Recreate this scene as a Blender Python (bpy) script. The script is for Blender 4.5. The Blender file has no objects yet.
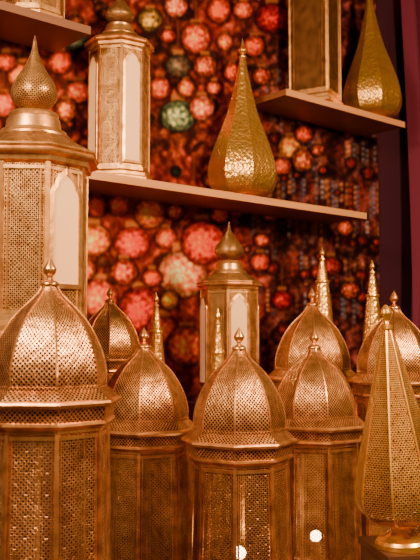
import bpy, math, random
import numpy as np
from mathutils import Vector, Matrix
C = bpy.context.scene.collection
F = 800.0
EYE = 1.3
PITCH = math.atan(54/F)
TABLE = 0.68
n2 = (0.648, -0.762)      # wall normal toward the room
w2 = (0.762, 0.648)       # along the wall, receding to the right
SF = 1.829                # shelf front plane
SD = 0.20                 # shelf depth
WALL = SF + SD

def at(px, py, D):
    xc = (px-210)/F; zc = (280-py)/F
    y = math.cos(PITCH) - zc*math.sin(PITCH)
    z = math.sin(PITCH) + zc*math.cos(PITCH)
    k = D/y
    return Vector((xc*k, D, EYE+z*k))
def plane_D(px, off):
    return off/(n2[1]*-1 - n2[0]*(px-210)/F)
def wallpt(t, s, z):      # t along the wall, s out of the wall
    a = -WALL + s
    return Vector((n2[0]*a + w2[0]*t, n2[1]*a + w2[1]*t, z))
def wall_t(px, s=0.0):
    D = plane_D(px, WALL-s); x = D*(px-210)/F
    return x*w2[0] + D*w2[1]

# ---------------------------------------------------------------- materials
def new_mat(name):
    m = bpy.data.materials.new(name); m.use_nodes = True
    nt = m.node_tree; nt.nodes.clear()
    return m, nt, nt.nodes, nt.links
def brass(name, col, dark, rough=0.34, holes=None, through=False, period=0.008, th=0.33, metal=0.9, bump=0.25, grain=40, dist=.002, hammer=0.0):
    m, nt, N, L = new_mat(name)
    out = N.new('ShaderNodeOutputMaterial'); p = N.new('ShaderNodeBsdfPrincipled')
    tc = N.new('ShaderNodeTexCoord')
    no = N.new('ShaderNodeTexNoise'); no.inputs['Scale'].default_value = grain; no.inputs['Detail'].default_value = 5
    L.new(tc.outputs['Object'], no.inputs['Vector'])
    mr = N.new('ShaderNodeMapRange'); mr.inputs[1].default_value = .30; mr.inputs[2].default_value = .62
    L.new(no.outputs['Fac'], mr.inputs[0])
    mx = N.new('ShaderNodeMix'); mx.data_type = 'RGBA'
    mx.inputs[6].default_value = (*dark, 1); mx.inputs[7].default_value = (*col, 1)
    L.new(mr.outputs[0], mx.inputs[0])
    rr = N.new('ShaderNodeMapRange'); rr.inputs[3].default_value = rough+.12; rr.inputs[4].default_value = rough-.06
    L.new(no.outputs['Fac'], rr.inputs[0]); L.new(rr.outputs[0], p.inputs['Roughness'])
    p.inputs['Metallic'].default_value = metal
    bp = N.new('ShaderNodeBump'); bp.inputs['Strength'].default_value = bump; bp.inputs['Distance'].default_value = dist
    colout = mx.outputs[2]; hgt = no.outputs['Fac']
    if hammer:
        hv = N.new('ShaderNodeTexVoronoi'); hv.inputs['Scale'].default_value = 95; L.new(tc.outputs['Object'], hv.inputs['Vector'])
        hm = N.new('ShaderNodeMath'); hm.operation = 'MULTIPLY_ADD'; hm.inputs[1].default_value = hammer
        L.new(hv.outputs['Distance'], hm.inputs[0]); L.new(hgt, hm.inputs[2]); hgt = hm.outputs[0]
    if holes:
        def grid(off, scale, t, metric='EUCLIDEAN'):
            mp = N.new('ShaderNodeMapping'); mp.inputs['Rotation'].default_value = (0, 0, math.radians(45))
            mp.inputs['Location'].default_value = (off, off, 0)
            mp.inputs['Scale'].default_value = (scale, scale, scale)
            L.new(tc.outputs['UV'], mp.inputs['Vector'])
            v = N.new('ShaderNodeTexVoronoi'); v.voronoi_dimensions = '2D'; v.distance = metric
            v.inputs['Scale'].default_value = 1; v.inputs['Randomness'].default_value = 0
            L.new(mp.outputs[0], v.inputs['Vector'])
            q = N.new('ShaderNodeMapRange'); q.inputs[1].default_value = t-.05; q.inputs[2].default_value = t+.05
            q.inputs[3].default_value = 1; q.inputs[4].default_value = 0
            L.new(v.outputs['Distance'], q.inputs[0]); return q.outputs[0]
        a = grid(0, 1/period, th)
        if holes == 'lace':
            b = grid(.5, 1/period, .17); c = grid(.25, .25/period, .12, 'MANHATTAN')
            for o in (b, c):
                mm = N.new('ShaderNodeMath'); mm.operation = 'MAXIMUM'
                L.new(a, mm.inputs[0]); L.new(o, mm.inputs[1]); a = mm.outputs[0]
        hb = N.new('ShaderNodeMath'); hb.operation = 'MULTIPLY_ADD'; hb.inputs[1].default_value = -1.2
        L.new(a, hb.inputs[0]); L.new(hgt, hb.inputs[2]); hgt = hb.outputs[0]
        if not through:
            m2 = N.new('ShaderNodeMix'); m2.data_type = 'RGBA'; m2.inputs[7].default_value = (.012, .004, .002, 1)
            L.new(a, m2.inputs[0]); L.new(colout, m2.inputs[6]); colout = m2.outputs[2]
        else:      # inner side coloured dark, painting in the shade inside the lantern
            ge = N.new('ShaderNodeNewGeometry'); m2 = N.new('ShaderNodeMix'); m2.data_type = 'RGBA'; m2.inputs[7].default_value = (.05, .018, .006, 1)
            L.new(ge.outputs['Backfacing'], m2.inputs[0]); L.new(colout, m2.inputs[6]); colout = m2.outputs[2]
    L.new(hgt, bp.inputs['Height']); L.new(bp.outputs[0], p.inputs['Normal'])
    L.new(colout, p.inputs['Base Color'])
    if holes and through:
        tr = N.new('ShaderNodeBsdfTransparent'); ms = N.new('ShaderNodeMixShader')
        L.new(a, ms.inputs[0]); L.new(p.outputs[0], ms.inputs[1]); L.new(tr.outputs[0], ms.inputs[2]); L.new(ms.outputs[0], out.inputs[0])
    else: L.new(p.outputs[0], out.inputs[0])
    return m
def plain(name, col, col2, rough=.6, scale=(8, 8, 8), emit=0, sheen=0, bump=.1):
    m, nt, N, L = new_mat(name)
    out = N.new('ShaderNodeOutputMaterial'); p = N.new('ShaderNodeBsdfPrincipled'); tc = N.new('ShaderNodeTexCoord')
    mp = N.new('ShaderNodeMapping'); mp.inputs['Scale'].default_value = scale; L.new(tc.outputs['Object'], mp.inputs[0])
    no = N.new('ShaderNodeTexNoise'); no.inputs['Scale'].default_value = 1; no.inputs['Detail'].default_value = 5; L.new(mp.outputs[0], no.inputs['Vector'])
    mx = N.new('ShaderNodeMix'); mx.data_type = 'RGBA'; mx.inputs[6].default_value = (*col, 1); mx.inputs[7].default_value = (*col2, 1)
    L.new(no.outputs['Fac'], mx.inputs[0]); L.new(mx.outputs[2], p.inputs['Base Color']); p.inputs['Roughness'].default_value = rough
    bp = N.new('ShaderNodeBump'); bp.inputs['Strength'].default_value = bump; bp.inputs['Distance'].default_value = .003
    L.new(no.outputs['Fac'], bp.inputs['Height']); L.new(bp.outputs[0], p.inputs['Normal'])
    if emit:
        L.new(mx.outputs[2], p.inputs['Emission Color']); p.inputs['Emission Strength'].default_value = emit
    if sheen: p.inputs['Sheen Weight'].default_value = sheen
    L.new(p.outputs[0], out.inputs[0]); return m
COP, COPD = (.97, .50, .18), (.50, .21, .06)
GLD, GLDD = (1.0, .60, .13), (.88, .43, .07)
ANT, ANTD = (.90, .50, .18), (.48, .22, .065)
M = dict(
 frame=brass('copper_brass_smooth', COP, COPD, .29, bump=.45),
 dome=brass('copper_brass_pierced_dome', COP, COPD, .34, 'dots', False, .0056, .36, bump=.8, grain=55, hammer=.15),
 lace=brass('copper_brass_lace', (.92, .47, .16), (.45, .18, .05), .34, 'lace', True, .0056, .34, bump=.7),
 fili=brass('antique_brass_filigree', ANT, ANTD, .36, 'lace', False, .0056, .32, .85, .6),
 antique=brass('antique_brass', ANT, ANTD, .33, metal=.85, bump=.45),
 bronze=brass('dark_bronze_pierced', (.46, .22, .07), (.2, .08, .025), .40, 'lace', False, .0076, .34, .85, .8),
 gold=brass('bright_gold', GLD, GLDD, .29, 'dots', False, .0085, .16, .88, .8, 28, .003, hammer=.7),
 goldf=brass('bright_gold_smooth', GLD, GLDD, .27, metal=.85),
 goldnet=brass('gold_pierced_net', (1.0, .58, .16), (.80, .38, .08), .30, 'lace', False, .0060, .30, .85, .8),
 cream=plain('cream_frosted_pane', (1.0, .66, .32), (.95, .52, .20), .45, (12, 12, 5), .25),  # slight emission put in so panes look lit, no lamp behind them
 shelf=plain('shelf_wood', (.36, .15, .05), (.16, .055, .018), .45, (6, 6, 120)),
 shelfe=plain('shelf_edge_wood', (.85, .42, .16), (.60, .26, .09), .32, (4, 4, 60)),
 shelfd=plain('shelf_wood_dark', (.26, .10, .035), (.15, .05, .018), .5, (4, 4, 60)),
 dkwood=plain('dark_wood', (.10, .035, .018), (.05, .018, .01), .5, (3, 30, 30)),
 riser=plain('riser_wood', (.12, .045, .02), (.06, .022, .01), .5, (5, 40, 40)),
 plum=plain('plum_wall', (.06, .003, .022), (.035, .002, .014), .8, (3, 3, 3)),
 curtain=plain('crimson_curtain', (.17, .004, .038), (.10, .003, .024), .8, (10, 10, 2), sheen=.1),
 floor=plain('floor_dark', (.05, .025, .018), (.03, .015, .01), .5),
)
def emis(name, col, s):
    m, nt, N, L = new_mat(name); o = N.new('ShaderNodeOutputMaterial'); e = N.new('ShaderNodeEmission')
    e.inputs[0].default_value = (*col, 1); e.inputs[1].default_value = s; L.new(e.outputs[0], o.inputs[0]); return m
M['bulb'] = emis('warm_bulb', (1, .70, .38), 22)

# ---------------------------------------------------------------- mesh builder
def catmull(pts, k=5):
    P = [pts[0]] + list(pts) + [pts[-1]]; out = []
    for i in range(1, len(P)-2):
        p0, p1, p2, p3 = P[i-1:i+3]
        for j in range(k):
            t = j/k
            out.append(tuple(.5*(2*p1[a] + (p2[a]-p0[a])*t + (2*p0[a]-5*p1[a]+4*p2[a]-p3[a])*t*t + (3*p1[a]-p0[a]-3*p2[a]+p3[a])*t**3) for a in (0, 1)))
    out.append(tuple(pts[-1])); return [(max(r, 0), z) for r, z in out]
class MB:
    def __init__(s): s.v = []; s.f = []; s.uv = []
    def quad(s, pts, uvs):
        b = len(s.v); s.v += [tuple(p) for p in pts]; s.f.append(tuple(range(b, b+len(pts)))); s.uv.append(list(uvs))
    def lathe(s, prof, n=24, sub=1, mix=0., rot=0., c0=False, c1=False):
        m = n*sub; b = len(s.v); R = max(r for r, z in prof); per = 2*math.pi*R
        per = round(per/.0113)*.0113 or per
        vv = [0]
        for i in range(1, len(prof)): vv.append(vv[-1]+math.hypot(prof[i][0]-prof[i-1][0], prof[i][1]-prof[i-1][1]))
        for r, z in prof:
            for k in range(m):
                a = rot + 2*math.pi*k/m
                if sub > 1:
                    loc = (k % sub)/sub*2*math.pi/n - math.pi/n
                    rr = r*((1-mix)*math.cos(math.pi/n)/math.cos(loc)+mix)
                else: rr = r
                s.v.append((rr*math.sin(a), -rr*math.cos(a), z))
        for i in range(len(prof)-1):
            for k in range(m):
                k2 = (k+1) % m
                s.f.append((b+i*m+k, b+i*m+k2, b+(i+1)*m+k2, b+(i+1)*m+k))
                s.uv.append([(k/m*per, vv[i]), ((k+1)/m*per, vv[i]), ((k+1)/m*per, vv[i+1]), (k/m*per, vv[i+1])])
        if c0: s.f.append(tuple(b+k for k in reversed(range(m)))); s.uv.append([(0, 0)]*m)
        if c1: s.f.append(tuple(b+(len(prof)-1)*m+k for k in range(m))); s.uv.append([(0, 0)]*m)
    def beam(s, p0, p1, side, out, w, d):
        side = side.normalized()*w/2; out = out.normalized()*d/2; b = len(s.v)
        for p in (p0, p1):
            for a, c in ((-1, -1), (1, -1), (1, 1), (-1, 1)): s.v.append(tuple(p+side*a+out*c))
        for q in ((0, 1, 5, 4), (1, 2, 6, 5), (2, 3, 7, 6), (3, 0, 4, 7), (3, 2, 1, 0), (4, 5, 6, 7)):
            s.f.append(tuple(b+i for i in q)); s.uv.append([(0, 0)]*4)
    def box(s, x0, x1, y0, y1, z0, z1):
        s.beam(Vector(((x0+x1)/2, (y0+y1)/2, z0)), Vector(((x0+x1)/2, (y0+y1)/2, z1)), Vector((1, 0, 0)), Vector((0, 1, 0)), x1-x0, y1-y0)
    def build(s, name, mat, parent=None, ang=22):
        me = bpy.data.meshes.new(name); me.from_pydata(s.v, [], s.f)
        uv = me.uv_layers.new(name='UVMap'); flat = [c for f in s.uv for q in f for c in q]
        uv.data.foreach_set('uv', flat)
        me.materials.append(mat); me.validate(); me.update()
        me.shade_smooth(); me.set_sharp_from_angle(angle=math.radians(ang))
        o = bpy.data.objects.new(name, me); C.objects.link(o)
        if parent: o.parent = parent
        return o
def thing(name, label, cat, loc, group=None):
    o = bpy.data.objects.new(name, None); C.objects.link(o); o.location = loc; o.empty_display_size = .05
    o['label'] = label; o['category'] = cat
    if group: o['group'] = group
    return o
def struct(o): o['kind'] = 'structure'; return o
def facing(x, D): return math.atan2(-x, D)
def corner(R, a): return Vector((R*math.sin(a), -R*math.cos(a), 0))
ZZ = Vector((0, 0, 1))
def bulb(parent, z, r=.013, power=1.2, zb=.02):
    mb = MB(); mb.lathe([(.012, zb), (.012, z-.03), (.009, z-r*.8)], 12, c0=True, c1=True); so = mb.build('bulb_socket', M['frame'], parent)
    mb = MB(); mb.lathe([(max(.0002, r*math.sin(math.pi*i/10)), z-r*math.cos(math.pi*i/10)) for i in range(11)], 16); mb.build('bulb', M['bulb'], so)
    l = bpy.data.lights.new('bulb_light', 'POINT'); l.energy = power; l.color = (1, .55, .25); l.shadow_soft_size = r
    lo = bpy.data.objects.new('bulb_light', l); C.objects.link(lo); lo.parent = parent; lo.location = (0, 0, z+r*2.5)

# ------------------------------------------------- onion-dome lantern
def dome_lantern(px, tip, D, rimR, label, rot=0., group='pierced onion-dome lanterns', lit=None, domeH=1.0):
    top = at(px, tip, D); H = top.z - TABLE
    t = thing('dome_lantern', label, 'lantern', (top.x, D, TABLE), group)
    u = rimR/67.0; k = u*domeH
    a0 = facing(top.x, D)+math.radians(rot)
    zt = lambda y: H - (y-262)*k
    mb = MB()
    mb.lathe([(.0003, zt(258))]+catmull([(1.3*u, zt(260)), (3.6*u, zt(264)), (6.8*u, zt(270.5)), (5.4*u, zt(275)), (2.6*u, zt(278)), (3.2*u, zt(281)), (8*u, zt(283.5)), (9.5*u, zt(286)), (8*u, zt(289))], 3), 20)
    mb.build('finial', M['frame'], t)
    pts = [(8*u, zt(286)), (9*u, zt(290)), (12*u, zt(295)), (18*u, zt(301.5)), (27*u, zt(310)), (37*u, zt(321)), (46*u, zt(335)), (53*u, zt(350)), (57.5*u, zt(364)), (59.5*u, zt(377)), (59*u, zt(387))]
    mb = MB(); mb.lathe(catmull(pts, 4), 8, 1, 0, a0); mb.build('dome', M['dome'], t)
    mb = MB(); pr = catmull(pts, 2)
    for c in range(8):
        a = a0+c*math.pi/4; s = Vector((math.cos(a), math.sin(a), 0)); o = Vector((math.sin(a), -math.cos(a), 0))
        for i in range(len(pr)-1):
            p0 = o*pr[i][0]+ZZ*pr[i][1]; p1 = o*pr[i+1][0]+ZZ*pr[i+1][1]
            nrm = (p1-p0).cross(s); mb.beam(p0, p1, s, nrm, .0030, .0026)
    mb.build('seam', M['frame'], t)
    mb = MB(); mb.lathe([(59*u, zt(386)), (61*u, zt(387.5)), (61*u, zt(390)), (62*u, zt(390.5)), (66*u, zt(394)), (72*u, zt(400))], 8, 1, 0, a0)
    mb.build('skirt', M['dome'], t)
    mb = MB(); mb.lathe([(71.5*u, zt(399.5)), (74*u, zt(400.5)), (75.5*u, zt(402.5)), (74*u, zt(405.5)), (69*u, zt(407))], 8, 1, 0, a0)
    mb.build('rim', M['frame'], t)
    mb = MB(); mb.lathe([(69*u, zt(407)), (67*u, zt(420))], 8, 1, 0, a0); mb.build('pierced_band', M['dome'], t)
    mb = MB(); mb.lathe([(67*u, zt(419.5)), (69*u, zt(420.5)), (69.5*u, zt(423)), (66*u, zt(425)), (63.5*u, zt(427)), (63.5*u, zt(430)), (58*u, zt(430))], 8, 1, 0, a0)
    mb.build('rim', M['frame'], t)
    z1 = zt(428); z0 = .035; R1 = 61*u; R0 = 67*u
    mb = MB()
    mb.lathe([(62*u, 0.012), (70*u, .012), (71*u, .02), (68*u, .030), (68*u, .045), (62*u, .045)], 8, 1, 0, a0)
    for c in range(8):
        a = a0+c*math.pi/4; o = Vector((math.sin(a), -math.cos(a), 0)); s = Vector((math.cos(a), math.sin(a), 0))
        mb.beam(o*R0+ZZ*z0, o*R1+ZZ*(z1+.004), s, o, .006, .006)
        b = a0+(c+1)*math.pi/4; o2 = Vector((math.sin(b), -math.cos(b), 0))
        for zz in (z1-.010, z0+.014):
            f = (z1-zz)/(z1-z0); R = R1+(R0-R1)*f
            mb.beam(o*R+ZZ*zz, o2*R+ZZ*zz, ZZ, (o+o2), .006, .005)
        for fr in (.09, .91):
            pa1 = (o*R1).lerp(o2*R1, fr); pa0 = (o*R0).lerp(o2*R0, fr)
            mb.beam(pa0+ZZ*(z0+.01), pa1+ZZ*(z1-.012), s, (o+o2), .0020, .0035)
    mb.build('frame', M['frame'], t)
    for c in range(8):
        a = a0+c*math.pi/4; b = a+math.pi/4
        A0 = corner(R0, a)+ZZ*z0; B0 = corner(R0, b)+ZZ*z0; A1 = corner(R1, a)+ZZ*z1; B1 = corner(R1, b)+ZZ*z1
        hw0 = (B0-A0).length/2; hw1 = (B1-A1).length/2; h = z1-z0
        mb = MB(); mb.quad([A0, B0, B1, A1], [(-hw0, 0), (hw0, 0), (hw1, h), (-hw1, h)])
        mb.build('pierced_panel', M['lace'], t)
    mb = MB(); mb.lathe([(.001, .012), (66*u, .012), (66*u, .018), (.001, .018)], 8, 1, 0, a0); mb.build('base_plate', M['frame'], t)
    for c in range(4):
        p = corner(58*u, a0+c*math.pi/2); m2 = MB()
        m2.lathe([(.006, 0), (.009, .004), (.009, .012)], 12, c0=True)
        m2.v = [(x+p.x, y+p.y, z) for x, y, z in m2.v]; m2.build('foot', M['frame'], t)
    if lit:
        py, pw = lit; z = at(px, py, D).z-TABLE
        bulb(t, z, .013, pw)
    return t
# ------------------------------------------------- arch-window lantern
def arch_lantern(px, tip, D, eR, body, label, z=None, rot=0., n=8, group='brass lanterns with cream arched windows', arches=True, bk=1.0, win=(.30, .22, .66), name='arched_window_lantern', fm='fili', vs=1.0, ew=1.0):
    top = at(px, tip, D)
    if z is None: z = top.z-(1.8*vs+body)*eR
    t = thing(name, label, 'lantern', (top.x, D, z), group)
    a0 = facing(top.x, D)+math.radians(rot); u = eR; Zb = body*u
    P = lambda L: [(max(r*u*(ew if r > .8 else 1), .0003), Zb+h*u*(vs if h > 0 else 1)) for r, h in L]
    mb = MB(); mb.lathe(catmull(P([(0, 1.8), (.025, 1.72), (.055, 1.56), (.10*bk, 1.42), (.18*bk, 1.27), (.27*bk, 1.13), (.315*bk, .99), (.29*bk, .87), (.2*bk, .78), (.13, .72), (.17, .69)]), 4), 24)
    mb.build('finial', M['fili'], t)
    mb = MB(); mb.lathe(P([(.16, .70), (.36, .69), (.38, .66), (.37, .62), (.40, .60)])+P([(.43, .45), (.50, .43), (.52, .39), (.55, .37), (.55, .34)]), 24)
    mb.build('collar', M['antique'], t)
    mb = MB(); mb.lathe(P([(.50, .38), (.60, .33), (.75, .23), (.93, .13)]), n, 1, 0, a0); mb.build('roof', M['fili'], t)
    mb = MB(); mb.lathe(P([(.92, .135), (.99, .11), (1.0, .09), (.97, .06), (1.0, .02), (.99, 0), (.90, -.03), (.88, -.10), (.83, -.12)])+[(.80*u, Zb-.16*u)], n, 1, 0, a0); mb.build('eave', M['antique'], t)
    Rb = .84*u; z1 = Zb-.12*u; z0 = .30*u
    mb = MB(); mb.lathe([(.9*u, 0), (1.0*u, 0), (1.0*u, .08*u), (.95*u, .12*u), (.95*u, .2*u), (.88*u, .27*u), (.88*u, .36*u), (.8*u, .36*u)], n, 1, 0, a0)
    mb.lathe([(.001, .01), (.92*u, .01)], n, 1, 0, a0)
    mb.build('base', M['antique'], t)
    mb = MB()
    for c in range(n):
        a = a0+c*2*math.pi/n; b = a+2*math.pi/n
        o = corner(1, a); s = Vector((math.cos(a), math.sin(a), 0))
        mb.beam(o*Rb+ZZ*z0, o*Rb+ZZ*z1, s, o, .075*u, .05*u)
        o2 = corner(1, b)
        for zz in (z0+.09*u, z1-.08*u): mb.beam(o*Rb+ZZ*zz, o2*Rb+ZZ*zz, ZZ, o+o2, .05*u, .05*u)
        for fr in ((.14, .86) if n == 8 else (.12, .88)):
            q = (o*Rb).lerp(o2*Rb, fr); mb.beam(q+ZZ*(z0+.09*u), q+ZZ*(z1-.08*u), s, o+o2, .022*u, .03*u)
    mb.build('frame', M['antique'], t)
    for c in range(n):
        a = a0+c*2*math.pi/n; b = a+2*math.pi/n
        A = corner(Rb, a); B = corner(Rb, b); hw = (B-A).length/2; mid = (A+B)/2; e = (B-A).normalized(); o = mid.normalized()
        mb = MB(); mb.quad([A+ZZ*z0, B+ZZ*z0, B+ZZ*z1, A+ZZ*z1], [(-hw, 0), (hw, 0), (hw, z1-z0), (-hw, z1-z0)])
        mb.build('filigree_panel', M[fm], t)
        if c % 2 == 0 and arches:
            w = hw*win[2]; zb = z0+win[0]*u; ztp = z1-win[1]*u; hh = min(w*1.6, (ztp-zb)*.4)
            # shaped arch: shoulders, then a pointed ogee head
            sh = [(1, 0), (1.0, .10), (.96, .24), (.86, .36), (.72, .42), (.70, .50), (.62, .64), (.48, .76), (.30, .85), (.13, .92), (0, 1.0)]
            def outline(g):
                ww = w+g; q = [(-ww, zb-g), (ww, zb-g)]
                for sx, sz in sh: q.append((ww*sx, ztp-hh+(hh+g*1.3)*sz))
                q += [(-x, zq) for x, zq in reversed(q[2:-1])]
                return q
            q = outline(0); mb = MB(); q2 = outline(.07*u)
            for i in range(len(q)):
                j = (i+1) % len(q)
                I, J, I2, J2 = q[i], q[j], q2[i], q2[j]
                V = lambda p, d: mid+e*p[0]+ZZ*p[1]+o*d
                mb.quad([V(I, .0065), V(J, .0065), V(J2, .0055), V(I2, .0055)], [(0, 0)]*4)
                mb.quad([V(I, .002), V(J, .002), V(J, .0065), V(I, .0065)], [(0, 0)]*4)
                mb.quad([V(I2, .0055), V(J2, .0055), V(J2, 0), V(I2, 0)], [(0, 0)]*4)
            af = mb.build('arch_frame', M['antique'], t)
            mb = MB()
            mb.quad([mid+e*x+o*.004+ZZ*zq for x, zq in q], [(0, 0)]*len(q)); mb.build('cream_pane', M['cream'], af)
    return t
# ------------------------------------------------- teardrop lantern
def teardrop(loc, H, R, label, n=8, group='gold teardrop lanterns', mats=('gold', 'goldf'), foot=.45, rot=0, lean=0):
    t = thing('teardrop_lantern', label, 'lantern', loc, group); t.rotation_euler.y = lean
    P = lambda L: [(r*R, h*H) for r, h in L]
    pts = P([(.58, .02), (.86, .045), (1.0, .09), (1.06, .155), (1.0, .235), (.86, .32), (.69, .41), (.52, .50), (.375, .60), (.255, .70), (.16, .79), (.085, .875)])
    mb = MB(); mb.lathe(catmull(pts, 3), n, 1, 0, rot); mb.build('body', M[mats[0]], t, 20)
    mb = MB(); mb.lathe(P([(.40, 0), (foot+.08, 0), (foot+.1, .008), (foot, .02), (.55, .026), (.5, .03)]), 24, c0=True); mb.build('foot_ring', M[mats[1]], t)
    mb = MB(); mb.lathe(catmull(P([(.075, .868), (.11, .875), (.11, .885), (.05, .893), (.07, .90), (.12, .913), (.125, .925), (.07, .94), (.05, .95), (.03, .975), (.004, 1)]), 3), 16); mb.build('finial', M[mats[1]], t)
    return t
def spire(px, tip, D, label, k=1.0, group='slender gold spire lanterns'):
    top = at(px, tip, D); H = top.z-TABLE
    t = thing('spire_lantern', label, 'lantern', (top.x, D, TABLE), group)
    mb = MB(); mb.lathe([(.0003, H)]+[(r*k, H-d) for r, d in [(.002, .004), (.004, .010), (.0075, .016), (.0085, .021), (.0065, .027), (.0035, .031), (.004, .034), (.009, .036), (.0095, .040), (.007, .043)]], 16)
    mb.build('finial', M['goldf'], t)
    mb = MB(); mb.lathe([(r*k, H-d) for r, d in [(.007, .043), (.012, .07), (.0165, .108)]], 16, 1); mb.build('spire', M['gold'], t)
    mb = MB(); mb.lathe([(r*k, H-d) for r, d in [(.0165, .107), (.021, .108), (.022, .112), (.021, .116), (.0185, .117)]], 20); mb.build('ring', M['goldf'], t)
    mb = MB(); mb.lathe([(.0185*k, H-.117), (.028*k, H-.21), (.040, H-.33), (.050, max(.16, H-.47)), (.053, .12), (.048, .07), (.035, .04)], 16); mb.build('body', M['gold'], t)
    mb = MB(); mb.lathe([(.04, 0), (.046, 0), (.046, .008), (.03, .02), (.028, .035), (.036, .042)], 20, c0=True); mb.build('foot_ring', M['goldf'], t)
    return t

# ================================================================ setting
def slab(name, mat, t0, t1, s0, s1, z0, z1, parent=None):
    mb = MB(); P = [wallpt(t, s, z) for z in (z0, z1) for t, s in ((t0, s0), (t0, s1), (t1, s1), (t1, s0))]
    mb.v = [tuple(p) for p in P]
    for q in ((3, 2, 1, 0), (4, 5, 6, 7), (0, 1, 5, 4), (1, 2, 6, 5), (2, 3, 7, 6), (3, 0, 4, 7)): mb.f.append(q); mb.uv.append([(0, 0)]*4)
    return mb.build(name, mat, parent)
struct(slab('wall_back', M['plum'], -1.2, 4.2, -.12, -.012, 0, 3.2))
struct(slab('floor', M['floor'], -1.2, 4.2, -.1, 3.2, -.1, 0))

# mural ------------------------------------------------------------
T0, T1 = wall_t(-90), wall_t(380); Z0, Z1 = .75, 2.95
NX, NZ = 540, 620
tt = np.linspace(T0, T1, NX); zz = np.linspace(Z0, Z1, NZ)
TT, ZG = np.meshgrid(tt, zz)
a = -WALL+.0
X = n2[0]*a+w2[0]*TT; Y = n2[1]*a+w2[1]*TT
yc = Y*math.cos(PITCH)+(ZG-EYE)*math.sin(PITCH); zc = -Y*math.sin(PITCH)+(ZG-EYE)*math.cos(PITCH)
U = 210+F*X/yc; V = 280-F*zc/yc
rng = np.random.RandomState(11)
col = np.zeros((NZ, NX, 3))
def S(x): return np.clip(x, 0, 1)
def fbm(sc, seed):
    r = np.random.RandomState(seed); o = np.zeros_like(U)
    for k in range(10):
        ang = r.rand()*6.28; fq = sc*(.5+1.5*r.rand()); o += np.sin((U*math.cos(ang)+V*math.sin(ang))*fq+r.rand()*6.28+1.5*np.sin((U*math.sin(ang)-V*math.cos(ang))*fq*.7))
    return o/10
b1 = S(.5+1.2*fbm(.05, 1)); b2 = S(.5+1.4*fbm(.13, 2)); b3 = S(.5+1.6*fbm(.35, 3)); b4 = S(.5+1.6*fbm(.7, 5)); b5 = S(.5+2*fbm(1.1, 9))
col[:] = np.array([.13, .045, .04]); col += b1[..., None]*np.array([.18, .03, .02]) + (b2*b3)[..., None]*np.array([.32, .12, .07])
col += (b4*b3)[..., None]*np.array([.32, .16, .09])
right = S((U-240)/40)*S((V+40)/60+.2)
col = col*(1-right[..., None]*.5)+right[..., None]*(b3*b2+.5*b4*b2)[..., None]*np.array([.18, .12, .14])
for row, (y0, ln) in enumerate([(60, 34), (95, 30), (128, 34), (166, 36), (206, 34), (244, 34), (282, 30)]):
    for k in range(34):
        x = 250+k*4.1+rng.rand()*3; yy0 = y0+(x-250)*.10+rng.rand()*8; l = ln*(.5+.5*rng.rand())
        d = np.abs(U-x); m = S(2.0-d*.85)*S((V-yy0)/2)*S((yy0+l-V)/3)*(.6+.4*np.sin(V*(.8+.5*rng.rand())+k))
        c = [np.array([.62, .56, .60]), np.array([.6, .18, .14]), np.array([.42, .40, .50]), np.array([.85, .52, .34]), np.array([.3, .07, .08])][rng.randint(5)]
        col = col*(1-m[..., None]*.85)+m[..., None]*.85*c*(.4+.7*rng.rand())
# thin hanging cords over the left part too
for k in range(60):
    x = -80+rng.rand()*330; y0 = -60+rng.rand()*380; l = 20+rng.rand()*50
    d = np.abs(U-x); m = S(1.3-d*.9)*S((V-y0)/2)*S((y0+l-V)/3)*.6
    col = col*(1-m[..., None])+m[..., None]*np.array([.40, .20, .10])
um = U[NZ//2]
def lamp(x, y, r, c1, c2, g=1.0, ph=0, kk=8, soft=1.0):
    cs = np.where(np.abs(um-x) < r*2+20)[0]
    if len(cs) == 0: return
    c0, c1_ = cs[0], cs[-1]+1
    vm = V[:, (c0+c1_)//2]; rs = np.where(np.abs(vm-y) < r*2.4+26)[0]
    if len(rs) == 0: return
    sl = (slice(rs[0], rs[-1]+1), slice(c0, c1_))
    Us, Vs = U[sl], V[sl]; cc0 = col[sl]
    dx = Us-x; dy = (Vs-y)*(1.04+.12*math.sin(ph*5)); d = np.hypot(dx, dy)
    if r >= 15: cc0 = cc0+(np.exp(-(d/(r*1.3))**2)*.18)[..., None]*np.array(c1)
    ds = S((r+3-d)/3)*.6; cc0 = cc0*(1-ds[..., None])
    m = S(1.1-np.abs(dx)*.9)*S((y-r-Vs)/2)*S((Vs-(y-r*2.2-10))/4)*.6
    cc0 = cc0*(1-m[..., None])+m[..., None]*np.array([.42, .22, .12])
    m = S((r*.38-np.abs(dx))/1.2+.5)*S((Vs-(y-r*1.3))/1.5)*S((y-r*.75-Vs)/1.5)
    cc0 = cc0*(1-m[..., None])+m[..., None]*np.array([.6, .34, .16])*g
    th = np.arctan2(dy, dx)+.35*np.sin(d/r*3); q = d/r
    cell = S(.5+1.1*np.cos(kk*th+ph)*np.cos(q*q*(7+r*.25)+ph))*(.4+1.1*b5[sl])
    band = np.exp(-((q-.55)/.10)**2)*(.45+.55*np.cos(2*kk*th+ph))+np.exp(-((q-.86)/.06)**2)*(.5+.5*np.cos(3*kk*th))
    hx = np.exp(-(((dx+.22*r)/(.36*r))**2+((dy-.02*r)/(.42*r))**2))
    A, B = np.array(c1), np.array(c2)
    k1 = S(cell*.75+band*.45)
    cc = A*(1-k1[..., None]*.75)+B*k1[..., None]*.85+hx[..., None]*B*.40
    cc = cc*(1.15-.85*q**2)[..., None]*g*(.7+.6*b4[sl])[..., None]
    m = S((r-d)/2.2+.5)
    col[sl] = cc0*(1-m[..., None])+m[..., None]*cc
R_ = (.80, .12, .05); PK = (1., .62, .34); OR = (1., .48, .13); DR = (.50, .04, .04); TE = (.16, .34, .28); WH = (1., .84, .58); GR = (.30, .36, .16); YE = (1., .74, .30)
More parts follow.
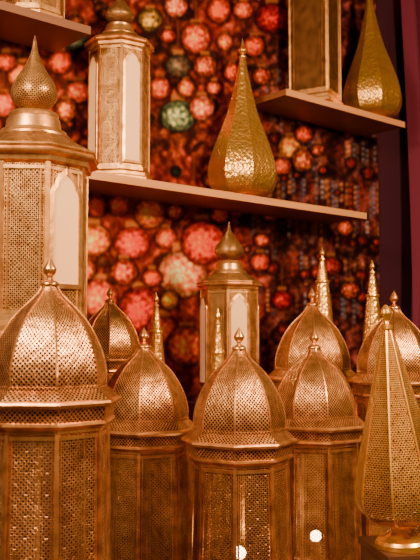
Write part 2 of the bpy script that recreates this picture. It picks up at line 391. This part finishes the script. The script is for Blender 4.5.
pal1 = [R_, DR, R_, (.65, .08, .06), (.8, .28, .08), (.65, .16, .06), DR, DR, (.45, .2, .10), (.2, .2, .2)]; pal2 = [PK, OR, YE, WH, OR, (.95, .42, .22), TE]
for k in range(190):
    x = -85+rng.rand()*345; y = -60+rng.rand()*540; r = 3.0+rng.rand()**2*8
    lamp(x, y, r, pal1[rng.randint(10)], pal2[rng.randint(7)], .26+.42*rng.rand(), rng.rand()*6, rng.randint(3, 8))
for k in range(30):
    lamp(262+rng.rand()*115, 100+rng.rand()*250, 3+rng.rand()*5, DR, (.8, .35, .3), .4+.35*rng.rand(), rng.rand()*6)
for L_ in [(176,6,12,R_,WH),(196,38,15,R_,PK),(219,10,12,R_,OR),(243,10,10,R_,PK),(205,66,12,DR,PK),(178,66,13,(.45,.22,.15),TE),(178,116,18,(.16,.28,.22),(.8,.75,.5)),(202,108,13,R_,WH),(160,88,11,R_,PK),(150,20,12,(.35,.25,.12),YE),
           (254,46,11,R_,OR),(232,72,9,DR,OR),(272,18,17,DR,R_),(262,76,10,DR,PK),(225,42,8,R_,YE),(168,36,8,DR,OR),(186,88,9,R_,YE),(214,88,8,R_,PK),(290,148,12,(.95,.4,.12),YE),(282,166,10,R_,PK),(304,134,9,R_,OR),(303,160,11,(.6,.15,.12),PK),(318,150,7,DR,PK),
           (75,40,12,(.3,.22,.14),TE),(60,62,12,R_,OR),(20,75,13,R_,YE),(6,62,11,DR,OR),(4,104,12,R_,PK),(78,92,12,R_,PK),(46,44,12,R_,OR),(66,110,11,DR,YE),
           (93,240,18,(.9,.25,.08),YE),(119,205,12,R_,PK),(132,243,18,(.75,.07,.05),(.95,.4,.22)),(150,213,16,(.85,.26,.13),PK),(166,238,11,R_,PK),(182,274,25,(.85,.28,.14),WH),(203,242,22,(.75,.08,.05),(1,.42,.2)),(99,298,19,R_,PK),(141,310,22,(.55,.05,.04),(.85,.3,.16)),
           (162,330,16,R_,PK),(124,272,14,(.6,.05,.04),PK),(186,346,19,R_,PK),(96,206,11,R_,OR),(152,278,10,R_,OR),(175,212,9,R_,YE),(220,215,10,R_,OR),(120,335,13,R_,OR),(212,300,13,DR,OR),(240,330,12,DR,PK),(86,270,10,R_,YE),(170,300,9,OR,YE),
           (260,262,10,R_,OR),(262,240,8,R_,PK),(331,266,11,DR,(.6,.3,.25)),(345,228,8,R_,PK),(282,300,11,DR,R_),(350,290,10,DR,PK),(270,215,8,R_,PK),(318,300,9,DR,OR)]:
    g = (1.15 if L_[2] >= 16 else 1.0) if L_[0] < 250 else .85
    lamp(*L_[:5], g, (L_[0]*7 % 13)/2, 4+L_[1] % 4)
ker = np.exp(-(np.arange(-3, 4)/1.2)**2); ker /= ker.sum()
for ax in (0, 1):
    pad = np.pad(col, [(3, 3) if i == ax else (0, 0) for i in range(3)], 'edge')
    col = sum(ker[i]*(pad[i:i+NZ] if ax == 0 else pad[:, i:i+NX]) for i in range(7))
lum = np.clip(col*1.04, 0, 1.0)**2.1
verts = np.stack([X.ravel(), Y.ravel(), ZG.ravel()], 1)
idx = np.arange(NX*NZ).reshape(NZ, NX)
faces = np.stack([idx[:-1, :-1].ravel(), idx[:-1, 1:].ravel(), idx[1:, 1:].ravel(), idx[1:, :-1].ravel()], 1)
me = bpy.data.meshes.new('lamp_mural'); me.from_pydata(verts.tolist(), [], faces.tolist())
ca = me.color_attributes.new('paint', 'FLOAT_COLOR', 'POINT')
rgba = np.ones((NX*NZ, 4)); rgba[:, :3] = lum.reshape(-1, 3); ca.data.foreach_set('color', rgba.ravel().astype(np.float32))
m, nt, N, L = new_mat('mural_print'); o = N.new('ShaderNodeOutputMaterial'); p = N.new('ShaderNodeBsdfPrincipled'); at_ = N.new('ShaderNodeVertexColor'); at_.layer_name = 'paint'
L.new(at_.outputs[0], p.inputs['Base Color']); p.inputs['Roughness'].default_value = .8; p.inputs['Specular IOR Level'].default_value = .12; L.new(p.outputs[0], o.inputs[0]); me.materials.append(m)
mur = bpy.data.objects.new('wall_mural', me); C.objects.link(mur)
mur['label'] = 'large printed wall mural of glowing red mosaic hanging lamps behind the shelves'; mur['category'] = 'mural'

# shelves -----------------------------------------------------------
ZL = at(368, 213, plane_D(368, SF)).z; ZU = at(408, 122, plane_D(408, SF)).z
def shelf(t0, t1, z, s, label, mt='shelf', me_='shelfe'):
    t = thing('wall_shelf', label, 'shelf', wallpt((t0+t1)/2, 0.002, z-.02), 'wooden wall shelves')
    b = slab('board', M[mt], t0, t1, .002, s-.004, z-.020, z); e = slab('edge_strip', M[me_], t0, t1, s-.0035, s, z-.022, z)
    for q in (b, e):
        q.parent = t; q.matrix_parent_inverse = Matrix.Translation(-t.location)
    return t
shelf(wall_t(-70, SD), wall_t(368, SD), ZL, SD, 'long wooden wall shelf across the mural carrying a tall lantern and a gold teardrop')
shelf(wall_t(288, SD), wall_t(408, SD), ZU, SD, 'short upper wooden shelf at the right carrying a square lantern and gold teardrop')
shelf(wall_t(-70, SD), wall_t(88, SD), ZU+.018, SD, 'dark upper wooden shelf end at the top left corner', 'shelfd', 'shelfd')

# curtain -----------------------------------------------------------
mb = MB(); nx, nz = 90, 40; ts = wall_t(404, .06)
for j in range(nz+1):
    z = .02+2.95*j/nz
    for i in range(nx+1):
        q = i/nx; sh = .05*math.sin((z-1.2)*1.8)
        p = wallpt(ts+sh*(1-q)+q*.9, .07+.035*math.sin(q*60+.8*math.sin(z*2))+.01*math.sin(q*23+z), z); mb.v.append(tuple(p))
for j in range(nz):
    for i in range(nx):
        k = j*(nx+1)+i; mb.f.append((k, k+1, k+nx+2, k+nx+1)); mb.uv.append([(0, 0)]*4)
cu = mb.build('curtain', M['curtain'], None, 80); cu['label'] = 'deep crimson draped curtain hanging at the right beside the mural'; cu['category'] = 'curtain'

# table -------------------------------------------------------------
tb = thing('display_table', 'dark wooden display table under the rows of lanterns', 'table', wallpt(1.35, .62, 0))
inv = Matrix.Translation(-tb.location)
def tpart(o): o.parent = tb; o.matrix_parent_inverse = inv
tpart(slab('tabletop', M['dkwood'], .3, 2.4, .03, 1.25, TABLE-.04, TABLE))
tpart(slab('apron', M['dkwood'], .36, 2.34, .08, 1.2, TABLE-.14, TABLE-.0405))
for a_, b_ in ((.36, .1), (2.28, .1), (.36, 1.12), (2.28, 1.12)): tpart(slab('leg', M['dkwood'], a_, a_+.06, b_, b_+.06, 0, TABLE-.1405))

# ================================================================ lanterns
dome_lantern(50, 261, 1.30, .107, 'largest onion-dome brass lantern at the left, in front of the tall arched one', 8)
dome_lantern(144, 330, 1.82, .113, 'onion-dome lantern between the largest left dome and the centre one', -5, domeH=.93)
dome_lantern(239, 330, 1.63, .105, 'front centre onion-dome lantern with a glowing spot low in its body', -5, lit=(553, .10))
dome_lantern(314, 332, 1.93, .114, 'onion-dome lantern with a bright bulb low inside, beside the pierced gold teardrop', 17, lit=(536, .10), domeH=.92)
dome_lantern(110, 289, 2.12, .089, 'small onion-dome lantern half hidden behind the two left dome lanterns', 0)
dome_lantern(312, 290, 2.27, .118, 'onion-dome lantern in the back row directly behind the one with the bright bulb', 5)
dome_lantern(394, 293, 2.10, .110, 'onion-dome lantern at the right edge behind the pierced gold teardrop', 0)

L1 = arch_lantern(35, 35, 1.65, .137, 2.66, 'tall brass lantern with cream arched windows at the left, big bulb finial', None, 14, win=(.50, .14, .72), vs=1.12, bk=1.12, ew=1.04)
pz = L1.location.z; x1, y1 = L1.location.x, L1.location.y
def riser(x, y, half, z1, label, ang=0, mat='riser'):
    t = thing('display_riser', label, 'riser', (x, y, TABLE)); t.rotation_euler.z = ang; h = z1-TABLE
    mb = MB(); mb.box(-half+.004, half-.004, -half+.004, half-.004, 0, h-.014); mb.build('box', M[mat], t)
    mb = MB(); mb.box(-half, half, -half, half, h-.014, h); mb.build('top_board', M[mat], t)
riser(x1, y1, .085, pz, 'tall dark plinth under the big arched lantern at the left', math.radians(10), 'dkwood')
d = plane_D(120, SF+.105)
top = at(120, -12, d); e2 = .104
arch_lantern(120, -12, d, e2, (top.z-ZL)/e2-1.8, 'slim brass lantern with cream arches standing at the left of the long shelf', ZL, 4, bk=1.3, win=(.22, .22, .70))
top = at(229, 221, 2.35); rz = at(229, 402, 2.35).z; e3 = .098
arch_lantern(229, 221, 2.35, e3, (top.z-rz)/e3-1.8*1.1, 'small brass arched-window lantern standing low at the back centre against the mural', rz, -2, bk=1.4, win=(.3, .2, .78), vs=1.1)
riser(top.x, 2.35, .1, rz, 'dark box riser under the small arched lantern at back centre', math.radians(40), 'dkwood')
d = plane_D(313, SF+.10)
arch_lantern(313, -150, d, .118, (at(313, -150, d).z-ZU)/.118-1.8, 'square pierced brass lantern with framed panels on the upper right shelf', ZU, 24, 4, 'brass lanterns on the shelves', False, name='square_lantern', fm='bronze')
d = plane_D(38, SF+.10); tp = at(38, -260, d)
arch_lantern(38, -260, d, .098, (tp.z-ZU-.018)/.098-1.8, 'brass lantern cropped by the top left corner, only its base showing', ZU+.018, 10, 8, 'brass lanterns on the shelves', False, name='shelf_lantern', fm='fili')
d = plane_D(243, SF+.08); top = at(245, 38, d)
teardrop((at(243, 190, d).x, d, ZL), top.z-ZL, .112, 'large bright gold teardrop lantern in the middle of the long shelf', rot=.25)
d = plane_D(372, SF+.08)
teardrop((at(373, 100, d).x, d, ZU), .56, .110, 'gold teardrop lantern at the right end of the upper shelf', rot=.1, lean=math.radians(-1.0))

# pierced teardrop on riser
D3 = 1.60; b3_ = at(403, 547, D3); tp = at(389, 305, D3); H = tp.z-b3_.z; k = H/242
t = thing('pierced_teardrop_lantern', 'tall pierced gold teardrop lantern on a round foot in the right foreground', 'lantern', (b3_.x, D3, b3_.z)); t.rotation_euler.y = -math.atan((403-389)/242)
yy = lambda y: (547-y)*k
a0 = facing(b3_.x, D3)+math.radians(-8)
pr = [(4*k, yy(329)), (7.5*k, yy(341)), (13*k, yy(362)), (20*k, yy(390)), (28*k, yy(420)), (35*k, yy(448)), (40.5*k, yy(472)), (43.5*k, yy(491)), (43.5*k, yy(504)), (38*k, yy(514)), (26*k, yy(521)), (12*k, yy(525))]
mb = MB(); mb.lathe(catmull(pr, 3), 8, 1, 0, a0); mb.build('body', M['goldnet'], t, 20)
mb = MB()
for c in range(8):
    a = a0+c*math.pi/4; s = Vector((math.cos(a), math.sin(a), 0)); o = corner(1, a); pq = catmull(pr, 2)
    for i in range(len(pq)-1):
        p0 = o*pq[i][0]+ZZ*pq[i][1]; p1 = o*pq[i+1][0]+ZZ*pq[i+1][1]; mb.beam(p0, p1, s, (p1-p0).cross(s), .0032, .003)
mb.build('rib', M['goldf'], t)
mb = MB(); mb.lathe([(.0003, yy(304)), (2*k, yy(305)), (5*k, yy(309)), (5.8*k, yy(313)), (4*k, yy(318)), (2.2*k, yy(321)), (3*k, yy(324)), (6*k, yy(326)), (6*k, yy(329)), (4*k, yy(333))], 16); mb.build('finial', M['goldf'], t)
mb = MB(); mb.lathe([(26*k, 0), (27*k, yy(545)), (27*k, yy(541)), (25*k, yy(538)), (15*k, yy(535)), (11*k, yy(531)), (11*k, yy(528)), (16*k, yy(523))], 28, c0=True); mb.build('foot_ring', M['goldf'], t)
riser(b3_.x+.02, D3+.02, .08, b3_.z, 'low wooden riser under the pierced gold teardrop lantern', math.radians(10))

spire(156, 292, 2.25, 'slender gold spire left of the small back-centre lantern, before the red lamps', .95)
spire(218, 308, 2.02, 'slender gold spire rising just in front of the small back-centre lantern', .8)
spire(322, 247, 2.55, 'tallest slender gold spire, behind the back-row dome lantern', 1.1)
spire(372, 260, 2.50, 'slender gold spire behind the rightmost dome lantern', 1.0)

# ================================================================ light
def area(loc, tgt, size, e, col):
    l = bpy.data.lights.new('area_lamp', 'AREA'); l.energy = e; l.size = size; l.color = col
    o = bpy.data.objects.new('area_lamp', l); C.objects.link(o); o.location = loc
    o.rotation_euler = (Vector(tgt)-Vector(loc)).to_track_quat('-Z', 'Y').to_euler()
area((-.8, .4, 2.3), (.1, 2.2, 1.2), .4, 50, (1, .68, .42))
area((1.3, .8, 2.35), (.1, 2.0, 1.2), .4, 74, (1, .62, .34))
area((.3, .1, 1.5), (.1, 2.2, 1.2), .3, 4, (1, .56, .28))
wd = bpy.data.worlds.new('World'); bpy.context.scene.world = wd; wd.use_nodes = True; nt = wd.node_tree; N = nt.nodes; L = nt.links
bg = N['Background']; tc = N.new('ShaderNodeTexCoord'); no = N.new('ShaderNodeTexNoise'); no.inputs['Scale'].default_value = 5; no.inputs['Detail'].default_value = 2
cr = N.new('ShaderNodeValToRGB'); cr.color_ramp.elements[0].position = .48; cr.color_ramp.elements[0].color = (.010, .003, .001, 1); cr.color_ramp.elements[1].position = .62; cr.color_ramp.elements[1].color = (1.0, .44, .17, 1)
L.new(tc.outputs['Generated'], no.inputs[0]); L.new(no.outputs['Fac'], cr.inputs[0]); L.new(cr.outputs[0], bg.inputs[0]); bg.inputs[1].default_value = .24

cam = bpy.data.cameras.new('camera'); co = bpy.data.objects.new('camera', cam); C.objects.link(co)
co.location = (0, 0, EYE); co.rotation_euler = (math.pi/2+PITCH, 0, 0)
cam.sensor_fit = 'VERTICAL'; cam.sensor_height = 36; cam.lens = F*36/560; cam.clip_start = .02
cam.dof.use_dof = True; cam.dof.focus_distance = 1.75; cam.dof.aperture_fstop = 8
bpy.context.scene.camera = co
